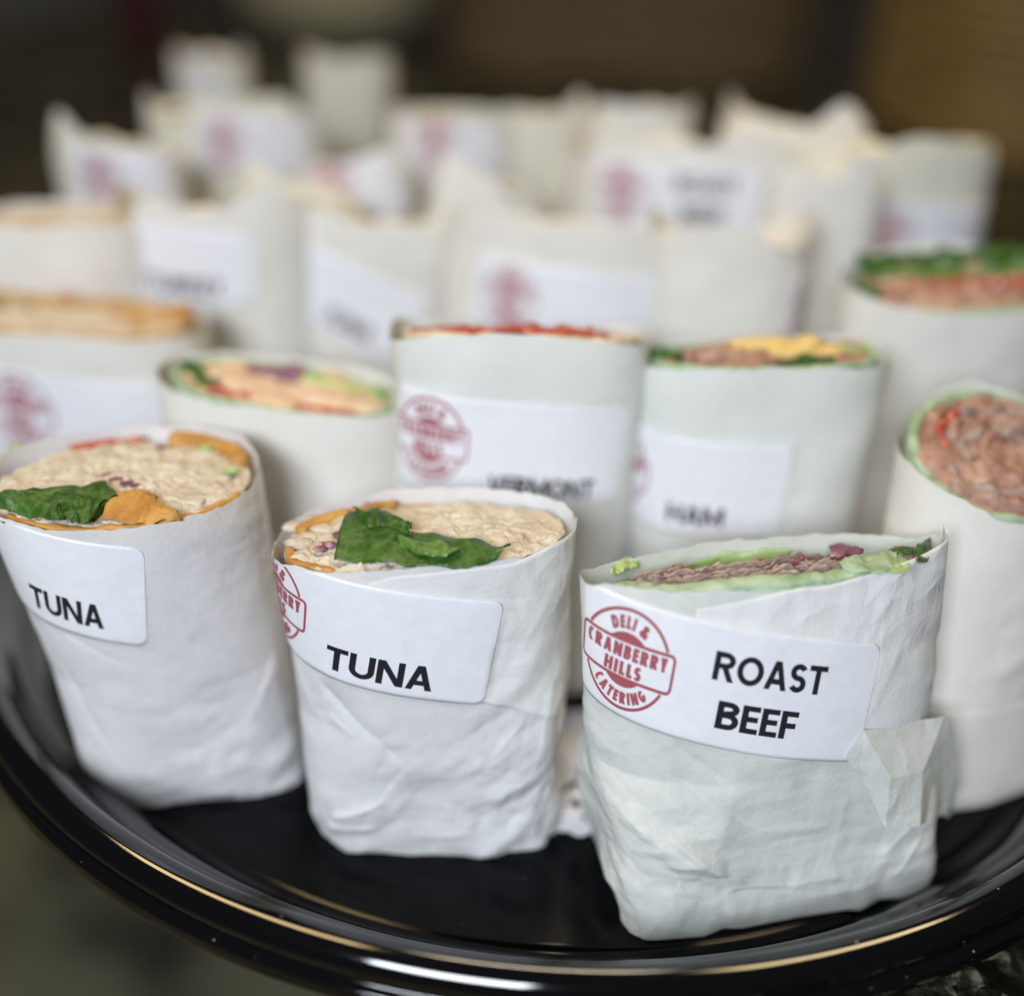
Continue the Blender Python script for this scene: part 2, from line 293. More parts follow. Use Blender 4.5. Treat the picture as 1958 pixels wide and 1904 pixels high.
# ------------------------------------------------------------------ the paper-wrapped sandwich body
class Body:
    def __init__(s, cb, phb, ab, bb, ct, pht, at, bt, zt, rim, nb=3.2, nt=2.4, bulge=.0, seed=1, crump=.1, creases=(), foot=.05):
        s.__dict__.update(cb=np.array(cb, float), phb=math.radians(phb), ab=ab, bb=bb, ct=np.array(ct, float), pht=math.radians(pht), at=at, bt=bt, zt=zt, nb=nb, nt=nt, bulge=bulge, seed=seed, crump=crump, foot=foot)
        s.rim = sorted(rim); s.calm = []; s.creases = creases
        th = np.radians(np.linspace(-270, 90, 721)); P = s.raw(th, np.full(721, zt * .55)); L = np.r_[0, np.cumsum(np.linalg.norm(np.diff(P, axis=0), axis=1))]
        s.tth = th; s.per = L[-1]; s.TS = []; s.nl = 14
        for zz in np.linspace(0, zt * 1.15, s.nl):
            P = s.raw(th, np.full(721, max(zz, .6))); L = np.r_[0, np.cumsum(np.linalg.norm(np.diff(P, axis=0), axis=1))]; s.TS.append(L - np.interp(math.radians(-90), th, L))
    def zr(s, th):
        d = (np.degrees(th) + 90) % 360; ks = [(k + 90) % 360 for k, _ in s.rim]; vs = [v for _, v in s.rim]
        o = np.argsort(ks); ks = np.array(ks)[o]; vs = np.array(vs)[o]; n = len(ks)
        kk = np.r_[ks[-1] - 360, ks, ks[0] + 360]; vv = np.r_[vs[-1], vs, vs[0]]
        i = np.clip(np.searchsorted(kk, d, 'right') - 1, 0, n); f = (d - kk[i]) / (kk[i + 1] - kk[i]); f = f * f * (3 - 2 * f)
        return vv[i] * (1 - f) + vv[i + 1] * f
    def raw(s, th, z, k_in=1.0):
        k = np.clip(z / s.zt, 0, 1.25); c = s.cb + (s.ct - s.cb) * k[:, None]; ph = s.phb + (s.pht - s.phb) * k
        bl = s.bulge * np.sin(np.pi * np.clip(k, 0, 1)); ft = 1 - s.foot * np.exp(-z / .22)
        a = (s.ab + (s.at - s.ab) * k + bl) * ft * k_in; b = (s.bb + (s.bt - s.bb) * k + bl) * ft * k_in; n = s.nb + (s.nt - s.nb) * np.clip(k * 2.3, 0, 1)
        cs, sn = np.cos(th), np.sin(th); p = a * np.sign(cs) * np.abs(cs) ** (2 / n); q = b * np.sign(sn) * np.abs(sn) ** (2 / n)
        return np.stack([c[:, 0] + p * np.cos(ph) - q * np.sin(ph), c[:, 1] + p * np.sin(ph) + q * np.cos(ph), z], 1)
    def normal(s, th, z):
        e = 2e-3; t1 = s.raw(th + e * 4, z) - s.raw(th - e * 4, z); t2 = s.raw(th, z + .05) - s.raw(th, np.maximum(z - .05, 0))
        n = np.cross(t1, t2); return n / np.maximum(np.linalg.norm(n, axis=1), 1e-9)[:, None]
    def level(s, z, tab):
        f = np.clip(z / (s.zt * 1.15) * (s.nl - 1), 0, s.nl - 1.001); i = f.astype(int); k = f - i; n = np.arange(len(z)); return tab[i, n] * (1 - k) + tab[i + 1, n] * k
    def s_of(s, th, z): t = (th + math.radians(270)) % (2 * math.pi) - math.radians(270); return s.level(z, np.stack([np.interp(t, s.tth, L) for L in s.TS]))
    def th_of(s, sv, z): return s.level(z, np.stack([np.interp(sv, L, s.tth) for L in s.TS]))
    def disp(s, sv, z, th):
        sd = s.seed; zt = s.zt
        low = np.clip(1.15 - z / zt, .12, 1.1); d = .06 * fbm(sv / 3.1, z / 3.1, sd, 2) * 1.0
        a1 = .5 + .2 * sd; wx = sv + .25 * vnoise(sv / 2.2, z / 2.2, sd + 3); wz = z + .25 * vnoise(sv / 2.2 + 7, z / 2.2, sd + 4); c1, s1 = math.cos(a1), math.sin(a1); X = wx * c1 + wz * s1; Y = -wx * s1 + wz * c1
        c2, s2 = math.cos(a1 + 1.1), math.sin(a1 + 1.1); X2 = sv * c2 + z * s2; Y2 = -sv * s2 + z * c2
        r = facet(X / 2.3, Y / 1.5, sd + 31) * .62 + facet(X2 / 1.3, Y2 / .7, sd + 57) * .55 + facet(Y / .62, X / .34, sd + 77) * .17 + facet(X2 / .26, Y2 / .2, sd + 99) * .05
        g = np.clip(.5 + .9 * fbm(sv / 2.6, z / 2.6, sd + 91, 2), .05, 1.3)
        d = d + 1.5 * s.crump * low * g * r
        bot = np.exp(-z / .9); d = d + .07 * bot * facet(sv / .8, z / 1.1, sd + 13) * s.crump / .1
        for (s0, z0, s1, z1, amp, w1, w2) in s.creases:
            ax = np.array([s1 - s0, z1 - z0]); L = np.linalg.norm(ax); ax /= L; tt = ((sv - s0) * ax[0] + (z - z0) * ax[1]) / L; pd = -(sv - s0) * ax[1] + (z - z0) * ax[0]
            mk = np.clip(tt * 5 + .3, 0, 1) * np.clip((1 - tt) * 3 + .2, 0, 1); mk = mk * mk * (3 - 2 * mk)
            d = d + .75 * amp * mk * np.exp(-np.abs(pd) / (.55 * np.where(pd > 0, w1, w2)))
        for (s0, z0, an, hw, hh) in s.calm:
            c, sn = math.cos(an), math.sin(an); x = (sv - s0) * c + (z - z0) * sn; y = -(sv - s0) * sn + (z - z0) * c
            q = np.maximum(np.abs(x) - hw, np.abs(y) - hh); k = np.clip(q / .35 + .4, 0, 1); d = d * (k * k * (3 - 2 * k))
        k = s.zr(th) - z; d = np.maximum(d, -.05 - .1 * np.clip(k - .6, 0, 2)) * np.clip(k / 1.4 + .1, 0, 1)
        return d
    def surf(s, sv, z, off=0):
        sv = np.atleast_1d(np.asarray(sv, float)); z = np.atleast_1d(np.asarray(z, float)) * np.ones_like(sv); th = s.th_of(sv, z)
        return s.raw(th, z) + s.normal(th, z) * (s.disp(sv, z, th) + off)[:, None]
    def locate(s, px, py):
        sv, z = np.meshgrid(np.linspace(-s.per * .36, s.per * .36, 160), np.linspace(.05, s.zt * 1.05, 130)); sv = sv.ravel(); z = z.ravel(); th = s.th_of(sv, z)
        P = s.raw(th, z); N = s.normal(th, z); x, y = proj(P); vis = ((np.array([0, 0, H]) - P) * N).sum(1) > 0
        d = (x - px) ** 2 + (y - py) ** 2 + np.where(vis, 0, 1e7); i = d.argmin(); return sv[i], z[i]
    def paper(s, mat, parent, nu=120, nv=60, name='paper', cover=1.):
        th = np.radians(np.linspace(-270, 90, nu, endpoint=False)); sv = s.s_of(th, np.full(nu, s.zt)); t = np.r_[0, np.linspace(.004, 1, nv - 1)]
        TH, T = np.meshgrid(th, t, indexing='ij'); SV = np.repeat(sv[:, None], nv, 1); Z = T * s.zr(TH.ravel()).reshape(TH.shape)
        # jagged torn rim
        edge = .05 * fbm(SV * 2.2, SV * 0, s.seed + 3, 3); Z = Z + edge * T ** 8
        TH, Z = TH.ravel(), Z.ravel(); SV = s.s_of(TH, Z)
        P = s.raw(TH, Z) + s.normal(TH, Z) * s.disp(SV, Z, TH)[:, None]; P[:, 2] = np.maximum(P[:, 2], 0.02)
        Fc = grid_faces(nu, nv, True).tolist(); c0 = len(P); P = np.vstack([P, [[s.cb[0], s.cb[1], .06]]])
        Fc += [(c0, ((i + 1) % nu) * nv, i * nv) for i in range(nu)]
        return mesh(name, P, Fc, mat, parent)
    def label(s, parent, px, py, ang, w, h, strips_fn, logo, text_words, sz=None, off=.020, seed=0):
        s0, z0 = sz if sz else s.locate(px, py); an = math.radians(ang); s.calm.append((s0, z0, an, w / 2, h / 2))
        return (s0, z0, an, w, h, logo, text_words, off)
    def mapxy(s, L, xy, off):
        s0, z0, an, w, h = L[:5]; c, sn = math.cos(an), math.sin(an); sv = s0 + xy[:, 0] * c - xy[:, 1] * sn; z = z0 + xy[:, 0] * sn + xy[:, 1] * c
        return s.surf(sv, np.minimum(z, s.zr(s.th_of(sv, z)) - .06 + .001 * xy[:, 1]), off)
    def build_label(s, L, parent, hi=True):
        s0, z0, an, w, h, logo, words, off = L; nx, ny = (90, 30) if hi else (34, 12); rc = .28
        x = np.linspace(-w / 2, w / 2, nx); x = np.sort(np.r_[x, -w / 2 + rc * np.array([.03, .1, .2, .35, .55, .8]), w / 2 - rc * np.array([.03, .1, .2, .35, .55, .8])]); nx = len(x)
        dx = np.maximum(np.abs(x) - (w / 2 - rc), 0); cut = rc - np.sqrt(np.maximum(rc * rc - dx * dx, 0)); yy = np.linspace(-1, 1, ny)
        XY = np.stack([np.repeat(x, ny), (yy[None, :] * (h / 2 - cut)[:, None]).ravel()], 1)
        lift = .015 * np.clip(np.abs(XY[:, 0]) - w / 2 + .5, 0, 1) * vnoise(XY[:, 0] * .8, XY[:, 1] * .8, s.seed)
        P = s.mapxy(L, XY, off + lift)
        lb = mesh('label', P, grid_faces(nx, ny), M['sticker'], parent, solid=.008, off=-1)
        def pr(name, strips, mat):
            V = []; Fc = []; n0 = 0
            for i, (a, b) in enumerate(strips):
                k = len(a); xy = np.vstack([a, b]); lf = .015 * np.clip(np.abs(xy[:, 0]) - w / 2 + .5, 0, 1) * vnoise(xy[:, 0] * .8, xy[:, 1] * .8, s.seed)
                V.append(s.mapxy(L, xy, off + lf + .006 + .0004 * i)); Fc += [(n0 + j, n0 + k + j, n0 + k + j + 1, n0 + j + 1) for j in range(k - 1)]; n0 += 2 * k
            return mesh(name, np.vstack(V), Fc, mat, lb, smooth=False)
        if logo: pr('logo', logo_strips(*logo), M['red_ink'])
        if words:
            st = []
            for wd, cap, cx, cy, width in words: st += flat_text(wd, cap, cx, cy, .195, 1., .06, width)
            pr('lettering', st, M['ink'])
        return lb

class Cut:
    """the cut face of a wrap: local coordinates p (right), q (away) in -1..1 across the opening"""
    def __init__(s, body, zf, zb, zl=0., k=.95): s.b = body; s.zf = zf; s.zb = zb; s.zl = zl; s.k = k
    def z(s, p, q): return (s.zf + s.zb) / 2 + (s.zb - s.zf) / 2 * q + s.zl * p
    def at(s, p, q, lift=0):
        p = np.atleast_1d(np.asarray(p, float)); q = np.atleast_1d(np.asarray(q, float)); z = s.z(p, q); b = s.b; k = np.clip(z / b.zt, 0, 1.25)
        c = b.cb + (b.ct - b.cb) * k[:, None]; ph = b.phb + (b.pht - b.phb) * k; a = (b.ab + (b.at - b.ab) * k) * s.k; d = (b.bb + (b.bt - b.bb) * k) * s.k
        P = p * a; Q = q * d; return np.stack([c[:, 0] + P * np.cos(ph) - Q * np.sin(ph), c[:, 1] + P * np.sin(ph) + Q * np.cos(ph), z + lift], 1)
    def edge(s, deg, r=1.):
        t = np.radians(deg); n = s.b.nt; return r * np.sign(np.cos(t)) * np.abs(np.cos(t)) ** (2 / n), r * np.sign(np.sin(t)) * np.abs(np.sin(t)) ** (2 / n)
    def pick(s, px, py, lift=0):
        gp, gq = np.meshgrid(np.linspace(-1.15, 1.15, 90), np.linspace(-1.15, 1.15, 90)); P = s.at(gp.ravel(), gq.ravel(), lift); x, y = proj(P); i = ((x - px) ** 2 + (y - py) ** 2).argmin()
        return gp.ravel()[i], gq.ravel()[i]
    def mass(s, name, mat, parent, amp=.12, sc=2.2, seed=0, r=.97, nr=40, na=120, lift=-.05, dome=.1):
        rr = np.linspace(0, r, nr); a = np.linspace(0, 360, na, endpoint=False); A, R = np.meshgrid(a, rr, indexing='ij'); p, q = s.edge(A.ravel(), R.ravel()); P = s.at(p, q)
        n = fbm(P[:, 0] * sc * .6, P[:, 1] * sc * .6, seed, 3) * .6 + .75 * facet(P[:, 0] * sc * 1.2, P[:, 1] * sc * 1.5, seed + 9) + .45 * facet(P[:, 1] * sc * 2.7, P[:, 0] * sc * 2.2, seed + 4) + .25 * facet(P[:, 0] * sc * 5, P[:, 1] * sc * 6, seed + 14)
        P[:, 2] += lift + amp * n + dome * (1 - (R.ravel() / r) ** 2) - .12 * (R.ravel() / r) ** 10
        Fc = grid_faces(na, nr, True); o = mesh(name, P, Fc, mat, parent); return o
    def band(s, name, mat, parent, pq, thick, height=.9, lift=.05, wav=.02, seed=0, top_noise=.03, rmax=.9):
        pq = np.array(pq, float); n = len(pq); rn = (np.abs(pq) ** s.b.nt).sum(1) ** (1 / s.b.nt); pq = pq * np.minimum(1, rmax / np.maximum(rn, 1e-6))[:, None]
        C = s.at(pq[:, 0], pq[:, 1]); L = np.r_[0, np.cumsum(np.linalg.norm(np.diff(C, axis=0), axis=1))]; m = max(24, int(L[-1] / .09)); u = np.linspace(0, L[-1], m)
        # smooth resample
        X = np.stack([np.interp(u, L, C[:, i]) for i in range(3)], 1)
        for _ in range(6): X[1:-1] = (X[:-2] + 2 * X[1:-1] + X[2:]) / 4
        d = np.gradient(X, axis=0); d[:, 2] = 0; d /= np.linalg.norm(d, axis=1)[:, None]; nn = np.stack([-d[:, 1], d[:, 0], 0 * u], 1)
        X = X + nn * (wav * fbm(u * 1.6, u * 0, seed, 2))[:, None]
        tk = thick * (1 + .25 * vnoise(u * 1.3, u * 0, seed + 4)); tz = lift + top_noise * fbm(u * 2.2, u * 0, seed + 8, 3)
        prof = [(-.5, -height), (-.5, -.05), (-.42, -.012), (-.2, .012), (.2, .012), (.42, -.012), (.5, -.05), (.5, -height)]
        V = np.stack([X + nn * (tk * a)[:, None] + np.stack([0 * u, 0 * u, (tz if zz > -.5 * height else 0 * u) + zz], 1) for a, zz in prof], 1).reshape(-1, 3)
        k = len(prof); Fc = grid_faces(m, k).tolist() + [tuple(range(k)), tuple((m - 1) * k + i for i in range(k - 1, -1, -1))]
        return mesh(name, V, Fc, mat, parent)
    def ring(s, name, mat, parent, a0, a1, thick=.24, lift=.03, r=.90, seed=0, height=.5, **kw):
        a = np.linspace(a0, a1, 60); p, q = s.edge(a, r); return s.band(name, mat, parent, np.stack([p, q], 1), thick, height, lift, .015, seed, rmax=1., **kw)
    def leaf(s, name, mat, parent, edgeA, edgeB, liftA=.1, liftB=.1, belly=.15, seed=0, bumps=.05, nu=60, nv=24, thick=.016):
        """leaf lofted between two polylines given as points seen on the cut face"""
        def curve(E, lift):
            P = np.array([s.at(*s.pick(x, y, lift), lift)[0] for x, y in E]); L = np.r_[0, np.cumsum(np.linalg.norm(np.diff(P, axis=0), axis=1))]; u = np.linspace(0, L[-1], nu); X = np.stack([np.interp(u, L, P[:, i]) for i in range(3)], 1)
            for _ in range(4): X[1:-1] = (X[:-2] + 2 * X[1:-1] + X[2:]) / 4
            return X
        A = curve(edgeA, liftA); B = curve(edgeB, liftB); t = np.linspace(0, 1, nv); P = A[:, None, :] * (1 - t)[None, :, None] + B[:, None, :] * t[None, :, None]
        U, T = np.meshgrid(np.linspace(0, 5, nu), t, indexing='ij')
        rag = .05 * facet(U * 3.1, U * 0, seed + 2) * (np.abs(T - .5) * 2) ** 6; P[..., 0] += rag; P[..., 1] += rag * .6
        P[..., 2] += belly * np.sin(np.pi * T) ** .7 + bumps * (fbm(U * 1.3, T * 2.2, seed, 3) + .8 * ridged(U * .9, T * 1.4, seed + 3)) + .04 * np.abs(T - .5) ** .5
        P[..., 1] += bumps * .6 * fbm(U * 1.5 + 7, T * 1.5, seed + 21, 2)
        return mesh(name, P.reshape(-1, 3), grid_faces(nu, nv), mat, parent, solid=thick)
    def chunk(s, name, mat, parent, p, q, size, lift, seed=0, flat=.6):
        rng = np.random.RandomState(seed); c = s.at(p, q, lift)[0]; a = np.linspace(0, 2 * math.pi, 10, endpoint=False); V = []
        for zz, rr in ((-.7, .8), (-.2, 1), (.35, .9), (.6, .5)):
            V += [(c[0] + size * rr * (1 + .3 * rng.uniform(-1, 1)) * math.cos(t) * 1.3, c[1] + size * rr * (1 + .3 * rng.uniform(-1, 1)) * math.sin(t), c[2] + zz * size * flat) for t in a]
        Fc = [(r * 10 + i, r * 10 + (i + 1) % 10, r * 10 + 10 + (i + 1) % 10, r * 10 + 10 + i) for r in range(3) for i in range(10)] + [tuple(30 + i for i in range(10))]
        return mesh(name, V, Fc, mat, parent)
def sheet(body, cols, mat, parent, name='paper_flap', off=.010, nu=80, nv=40):
    """a second layer of paper lying on the wrap: columns (s, z low, z high)"""
    c = np.array(cols, float); sv = np.linspace(c[0, 0], c[-1, 0], nu); lo = np.interp(sv, c[:, 0], c[:, 1]); hi = np.interp(sv, c[:, 0], c[:, 2])
    for _ in range(3): lo[1:-1] = (lo[:-2] + lo[1:-1] * 2 + lo[2:]) / 4; hi[1:-1] = (hi[:-2] + hi[1:-1] * 2 + hi[2:]) / 4
    T = np.linspace(0, 1, nv); Z = lo[:, None] + (hi - lo)[:, None] * T[None, :]; SV = np.repeat(sv[:, None], nv, 1)
    lift = .005 * vnoise(SV.ravel() * .7, Z.ravel() * .7, 5) + .006 * np.exp(-(Z - lo[:, None]).ravel() / .25)
    return mesh(name, body.surf(SV.ravel(), Z.ravel(), off + lift), grid_faces(nu, nv), mat, parent, solid=.006, off=1)

# ------------------------------------------------------------------ setting: counter
def disc_like(name, prof, c, mat, parent=None, n=256, loc=None):
    prof = np.array(prof, float); k = len(prof); a = np.linspace(0, 2 * math.pi, n, endpoint=False)
    V = np.stack([c[0] + prof[None, :, 0] * np.cos(a)[:, None], c[1] + prof[None, :, 0] * np.sin(a)[:, None], np.repeat(prof[None, :, 1], n, 0) + c[2]], -1).reshape(-1, 3)
    return mesh(name, V, grid_faces(n, k, True), mat, parent, loc=loc)
# counter slab with its front edge running diagonally under the tray, floor far below
def slab():
    pts = [(71.0, -32.9), (-75, 72.6), (-75, 330), (220, 330), (220, -34.2)]; V = []; n = len(pts); e = [0, .15, .5]
    P = np.array(pts); c = P.mean(0)
    for dz, k in ((-.35 - 4, 0), (-.55 - .3, 0), (-.5, .0), (-.40, .08), (-.35, .35)): V += [(*(q + (c - q) / np.linalg.norm(c - q) * k), dz) for q in P]
    Fc = [(r * n + i, r * n + (i + 1) % n, r * n + n + (i + 1) % n, r * n + n + i) for r in range(4) for i in range(n)]
    Fc = [f[::-1] for f in Fc] + [tuple(4 * n + i for i in range(n - 1, -1, -1))]; return V, Fc
V_, F_ = slab(); counter = mesh('counter', V_, F_, M['granite'], smooth=False); counter['kind'] = 'structure'
floor = mesh('floor', [(-400, -300, -91), (400, -300, -91), (400, 500, -91), (-400, 500, -91)], [(0, 1, 2, 3)], M['floor'], smooth=False); floor['kind'] = 'structure'

# ------------------------------------------------------------------ black round trays
def rounded(prof, r=.08):
    P = [np.array(p, float) for p in prof]; out = [P[0]]
    for a, b, c in zip(P[:-2], P[1:-1], P[2:]):
        d1 = np.linalg.norm(a - b); d2 = np.linalg.norm(c - b); k = min(r, d1 * .45, d2 * .45); s0 = b + (a - b) / d1 * k; s1 = b + (c - b) / d2 * k
        for t in np.linspace(0, 1, 5): out.append((1 - t) ** 2 * s0 + 2 * t * (1 - t) * b + t * t * s1)
    return out + [P[-1]]
TC = np.array([1.82, 36.45])
def tray(c, k, label, group):
    root = thing('serving_tray', (c[0], c[1], -.35), label, 'tray', group)
    fl = [(0, 0), (16.9, 0), (17.05, -.05), (17.2, -.05), (17.35, .02), (17.5, .12)]
    disc_like('tray_floor', [(r * k, z) for r, z in rounded(fl, .1)], (c[0], c[1], 0), M['plastic'], root)
    wl = [(17.5, .12), (17.75, .55), (18.15, 1.05), (18.45, 1.12), (18.62, 1.32), (18.9, 1.85), (19.17, 2.23)]
    disc_like('tray_wall', [(r * k, z) for r, z in rounded(wl, .14)], (c[0], c[1], 0), M['plastic_rim'], root)
    rm = [(19.17, 2.23)] + [(19.6 + .5 * math.cos(math.radians(a)), 1.98 + .5 * math.sin(math.radians(a))) for a in range(142, -8, -8)] + [(20.11, 1.80), (20.20, 1.75), (20.32, 1.70), (20.36, 1.35), (20.28, 1.33), (20.22, 1.55), (19.9, 1.7), (19.2, 1.6), (17.7, -.2), (17.3, -.32), (0, -.32)]
    disc_like('tray_rim', [(r * k, z) for r, z in rounded(rm, .07)], (c[0], c[1], 0), M['plastic_rim'], root)
    return root
tray(TC, 1, 'glossy black round plastic tray holding the labelled wraps in front', 'black round trays')
tray((-3, 79.5), 1, 'black round tray mostly hidden behind the front tray of wraps', 'black round trays')
# paper doily
def doily():
    R0, R1, n, nr = 8., 13.15, 1200, 62; a = np.linspace(0, 2 * math.pi, n, endpoint=False); r = np.linspace(R0, R1, nr); A, R = np.meshgrid(a, r, indexing='ij')
    m = 46; ph = (A * m / (2 * math.pi) + .82) % 1; ed = .35 * np.abs(np.sin(np.pi * ph)) + .12 * np.abs(np.sin(3 * np.pi * ph)); Re = R + (ed - .3) * ((R - R0) / (R1 - R0)) ** 3
    V = np.stack([TC[0] + Re * np.cos(A), TC[1] + Re * np.sin(A), .035 + .03 * fbm(R * .8, A * 9, 3, 2) + .03], -1).reshape(-1, 3)
    A2 = A + math.pi / n; R2 = R + (R1 - R0) / (nr - 1) / 2; p2 = (A2 * m / (2 * math.pi) + .82) % 1; x = (p2 - .5) * 2 * math.pi * R2 / m; x2 = ((p2 + .5) % 1 - .5) * 2 * math.pi * R2 / m
    dia = lambda u, r, w, h: (np.abs(u) / w + np.abs(R2 - r) / h) < 1
    hole = dia(x + .02, 12.0, .17, .24) | dia(x - .24, 12.5, .17, .22) | dia(x + .12 + (R2 - 11.35) * .8, 11.35, .13, .42) | dia(x2, 11.7, .18, .28) | dia(x2 + .25, 12.4, .16, .24) | dia(x2 - .35, 12.1, .16, .24)
    Fa = grid_faces(n, nr, True); Fc = Fa[~hole.reshape(n, nr)[:, :-1].reshape(-1)]
    o = mesh('doily', V, Fc, M['doily'], None, loc=(TC[0], TC[1], 0)); c = []
    return tag(o, 'white lacy paper doily lying on the black tray between the wraps', 'doily')
M['doily'] = paper_mat('doily_paper', (.80, .80, .86), (.86, .86, .90), .1)
doily()

# ------------------------------------------------------------------ the three labelled wraps in front
GF = 'paper wrapped sandwiches on the front tray'
def ang_of(b, p1, p2):
    a = b.locate(*p1); c = b.locate(*p2); return math.degrees(math.atan2(c[1] - a[1], c[0] - a[0]))
def anchor(b, px, py, ang, x, y):
    """label centre so that its local point (x, y) falls on the picked spot"""
    s0, z0 = b.locate(px, py); an = math.radians(ang); c, s = math.cos(an), math.sin(an)
    return s0 - x * c + y * s, z0 - x * s - y * c

# --- tuna wrap in the middle
B = Body((-1.82, 24.65), 2, 3.34, 2.45, (-2.12, 24.35), 7, 3.72, 1.95, 9.2, [(-90, 9.0), (-135, 8.72), (180, 8.35), (135, 8.6), (90, 8.9), (40, 9.0), (0, 9.05), (-40, 9.06)], nb=5, foot=.02, nt=2.3, seed=11, crump=.15,
         creases=[(-2.9, 5.3, -.6, 3.0, -.16, .5, .12), (-2.6, 4.4, -1.9, 3.9, .07, .10, .3), (-2.7, 1.3, -1.2, 2.0, .17, .16, .5), (-2.9, .9, -1.3, 1.1, .12, .15, .3), (-1.4, 2.0, -.6, 3.2, -.09, .3, .12),
                  (1.5, 3.4, 2.4, 4.3, .07, .12, .3), (2.2, 1.4, 3.3, 2.6, .10, .14, .35), (1.8, .8, 3.0, 2.2, -.10, .2, .12), (2.7, 3.2, 3.3, 5.2, .08, .12, .2), (.6, 1.8, 1.8, .9, -.07, .2, .3), (-.2, .7, 1.2, .9, .06, .12, .3), (2.2, 6.2, 3.3, 8.3, .04, .1, .4)])
RB = thing('sandwich_wrap', (-1.78, 24.65, 0), 'tuna wrap with spinach on top, between the other TUNA wrap and the ROAST BEEF wrap', 'sandwich wrap', GF)
an = ang_of(B, (640, 1128), (890, 1165)) - 1.5; print('B ang', an)
LB = B.label(RB, 0, 0, an, 6.9, 3.0, None, (-2.3, .0, 1.34), [('TUNA', .72, .78, -.85, 2.65)], sz=anchor(B, 722, 1280, an, .78, -.85), off=.036)
B.paper(M['paper'], RB, 420, 210); B.build_label(LB, RB)
sa = [B.locate(*p) for p in ((700, 1118), (760, 1100), (900, 1085), (985, 1076), (1050, 1040))]; sb = [B.locate(*p) for p in ((700, 1300), (870, 1330), (980, 1355), (1080, 1370))]
cols = [(s_, np.interp(s_, [q[0] for q in sb], [q[1] for q in sb]), np.interp(s_, [q[0] for q in sa], [q[1] for q in sa])) for s_ in np.linspace(sa[0][0], sa[-1][0] + 1.6, 30)]
sheet(B, cols, M['sheet'], RB)
CB = Cut(B, 8.85, 8.55, .24, .96)
CB.ring('tortilla', M['tortilla_orange'], RB, 88, 232, .2, -.02, seed=3, r=.93)
CB.mass('tuna_filling', M['tuna'], RB, .10, 2.3, 5, .965, 70, 240, .0, .12)
CB.band('tortilla', M['tortilla_orange'], RB, [CB.pick(x, y) for x, y in ((505, 1020), (530, 1000), (600, 982), (680, 968), (745, 958))], .28, .8, .16, .03, 8)
CB.leaf('spinach_leaf', M['spinach'], RB, [(668, 976), (720, 985), (780, 1010), (860, 1030), (980, 1046)], [(640, 1072), (700, 1078), (780, 1084), (880, 1086), (950, 1074)], .28, .10, .16, 4, .07)
CB.leaf('spinach_leaf', M['spinach'], RB, [(675, 975), (720, 975), (770, 995), (785, 1005)], [(690, 1010), (740, 1020), (780, 1022), (790, 1015)], .40, .34, .12, 14, .06, 40, 16)
CB.leaf('spinach_leaf', M['spinach_light'], RB, [(760, 1025), (800, 1035), (850, 1042), (880, 1052)], [(770, 1050), (810, 1066), (850, 1068), (878, 1060)], .42, .30, .08, 24, .05, 36, 14)
rng = random.Random(4)
for x, y, s_ in ((650, 1030, .16), (630, 1048, .14), (612, 1056, .12), (655, 1045, .12), (700, 968, .06)): CB.chunk('onion_piece', M['onion'], RB, *CB.pick(x, y), s_, .1, int(x))
for x, y in ((560, 1010), (585, 1030), (600, 1000), (620, 1015), (570, 1040)): CB.chunk('tuna_flake', M['tuna'], RB, *CB.pick(x, y), .24, .05, int(x + y), .5)

# --- tuna wrap at the left
A = Body((-8.85, 26.3), 12, 3.05, 2.45, (-9.95, 25.95), 12, 3.42, 2.6, 9.3, [(-90, 9.1), (-130, 9.15), (180, 9.3), (90, 9.3), (30, 9.4), (0, 9.3), (-45, 9.15)], nb=4.6, foot=.02, nt=2.2, seed=23, crump=.12,
         creases=[(.9, 5.6, 2.5, 4.2, -.05, .4, .16), (1.8, 2.6, 3.3, 4.4, .05, .07, .35), (2.3, 3.4, 3.3, 3.9, .04, .06, .2), (-2.7, 4.9, -1.9, 2.2, -.07, .16, .3), (-2.3, 2.9, -1.6, 1.2, .06, .08, .3), (-2.2, 5.9, -.6, 4.9, -.05, .3, .12), (-.5, 1.4, 1.5, 2.4, .04, .08, .5)])
RA = thing('sandwich_wrap', (-8.65, 26.3, 0), 'leftmost tuna wrap leaning left, its label cut by the picture edge', 'sandwich wrap', GF)
an = -12.; print('A ang', ang_of(A, (0, 1000), (160, 1035)))
LA = A.label(RA, 0, 0, an, 7.0, 3.0, None, (-2.2, .0, 1.34), [('TUNA', .74, 1.55, -.72, 1.9)], sz=anchor(A, 122, 1163, an, 1.55, -.72))
A.paper(M['paper'], RA, 400, 190); A.build_label(LA, RA)
CA = Cut(A, 9.03, 8.98, .02, .96)
CA.ring('tortilla', M['tortilla_orange'], RA, 215, 335, .2, .02, seed=6, r=.94)
CA.mass('tuna_filling', M['tuna'], RA, .10, 2.1, 41, .955, 70, 240, .03, .2)
CA.band('tortilla', M['tortilla_orange'], RA, [CA.pick(x, y) for x, y in ((345, 835), (380, 838), (420, 850), (450, 868), (462, 890))], .5, .9, .28, .03, 18)
CA.leaf('tortilla', M['tortilla_orange'], RA, [(215, 945), (255, 935), (290, 945), (340, 985)], [(195, 1000), (250, 1002), (300, 1002), (345, 998)], .30, .06, .1, 31, .05)
CA.leaf('spinach_leaf', M['spinach'], RA, [(-20, 945), (50, 938), (120, 934), (200, 925), (228, 948)], [(-20, 970), (40, 985), (110, 1000), (170, 1002), (200, 985)], .34, .06, .14, 9, .07)
CA.leaf('spinach_leaf', M['spinach'], RA, [(90, 955), (130, 940), (170, 950), (200, 955)], [(110, 990), (140, 1000), (165, 998), (180, 985)], .40, .28, .1, 19, .06, 40, 16)
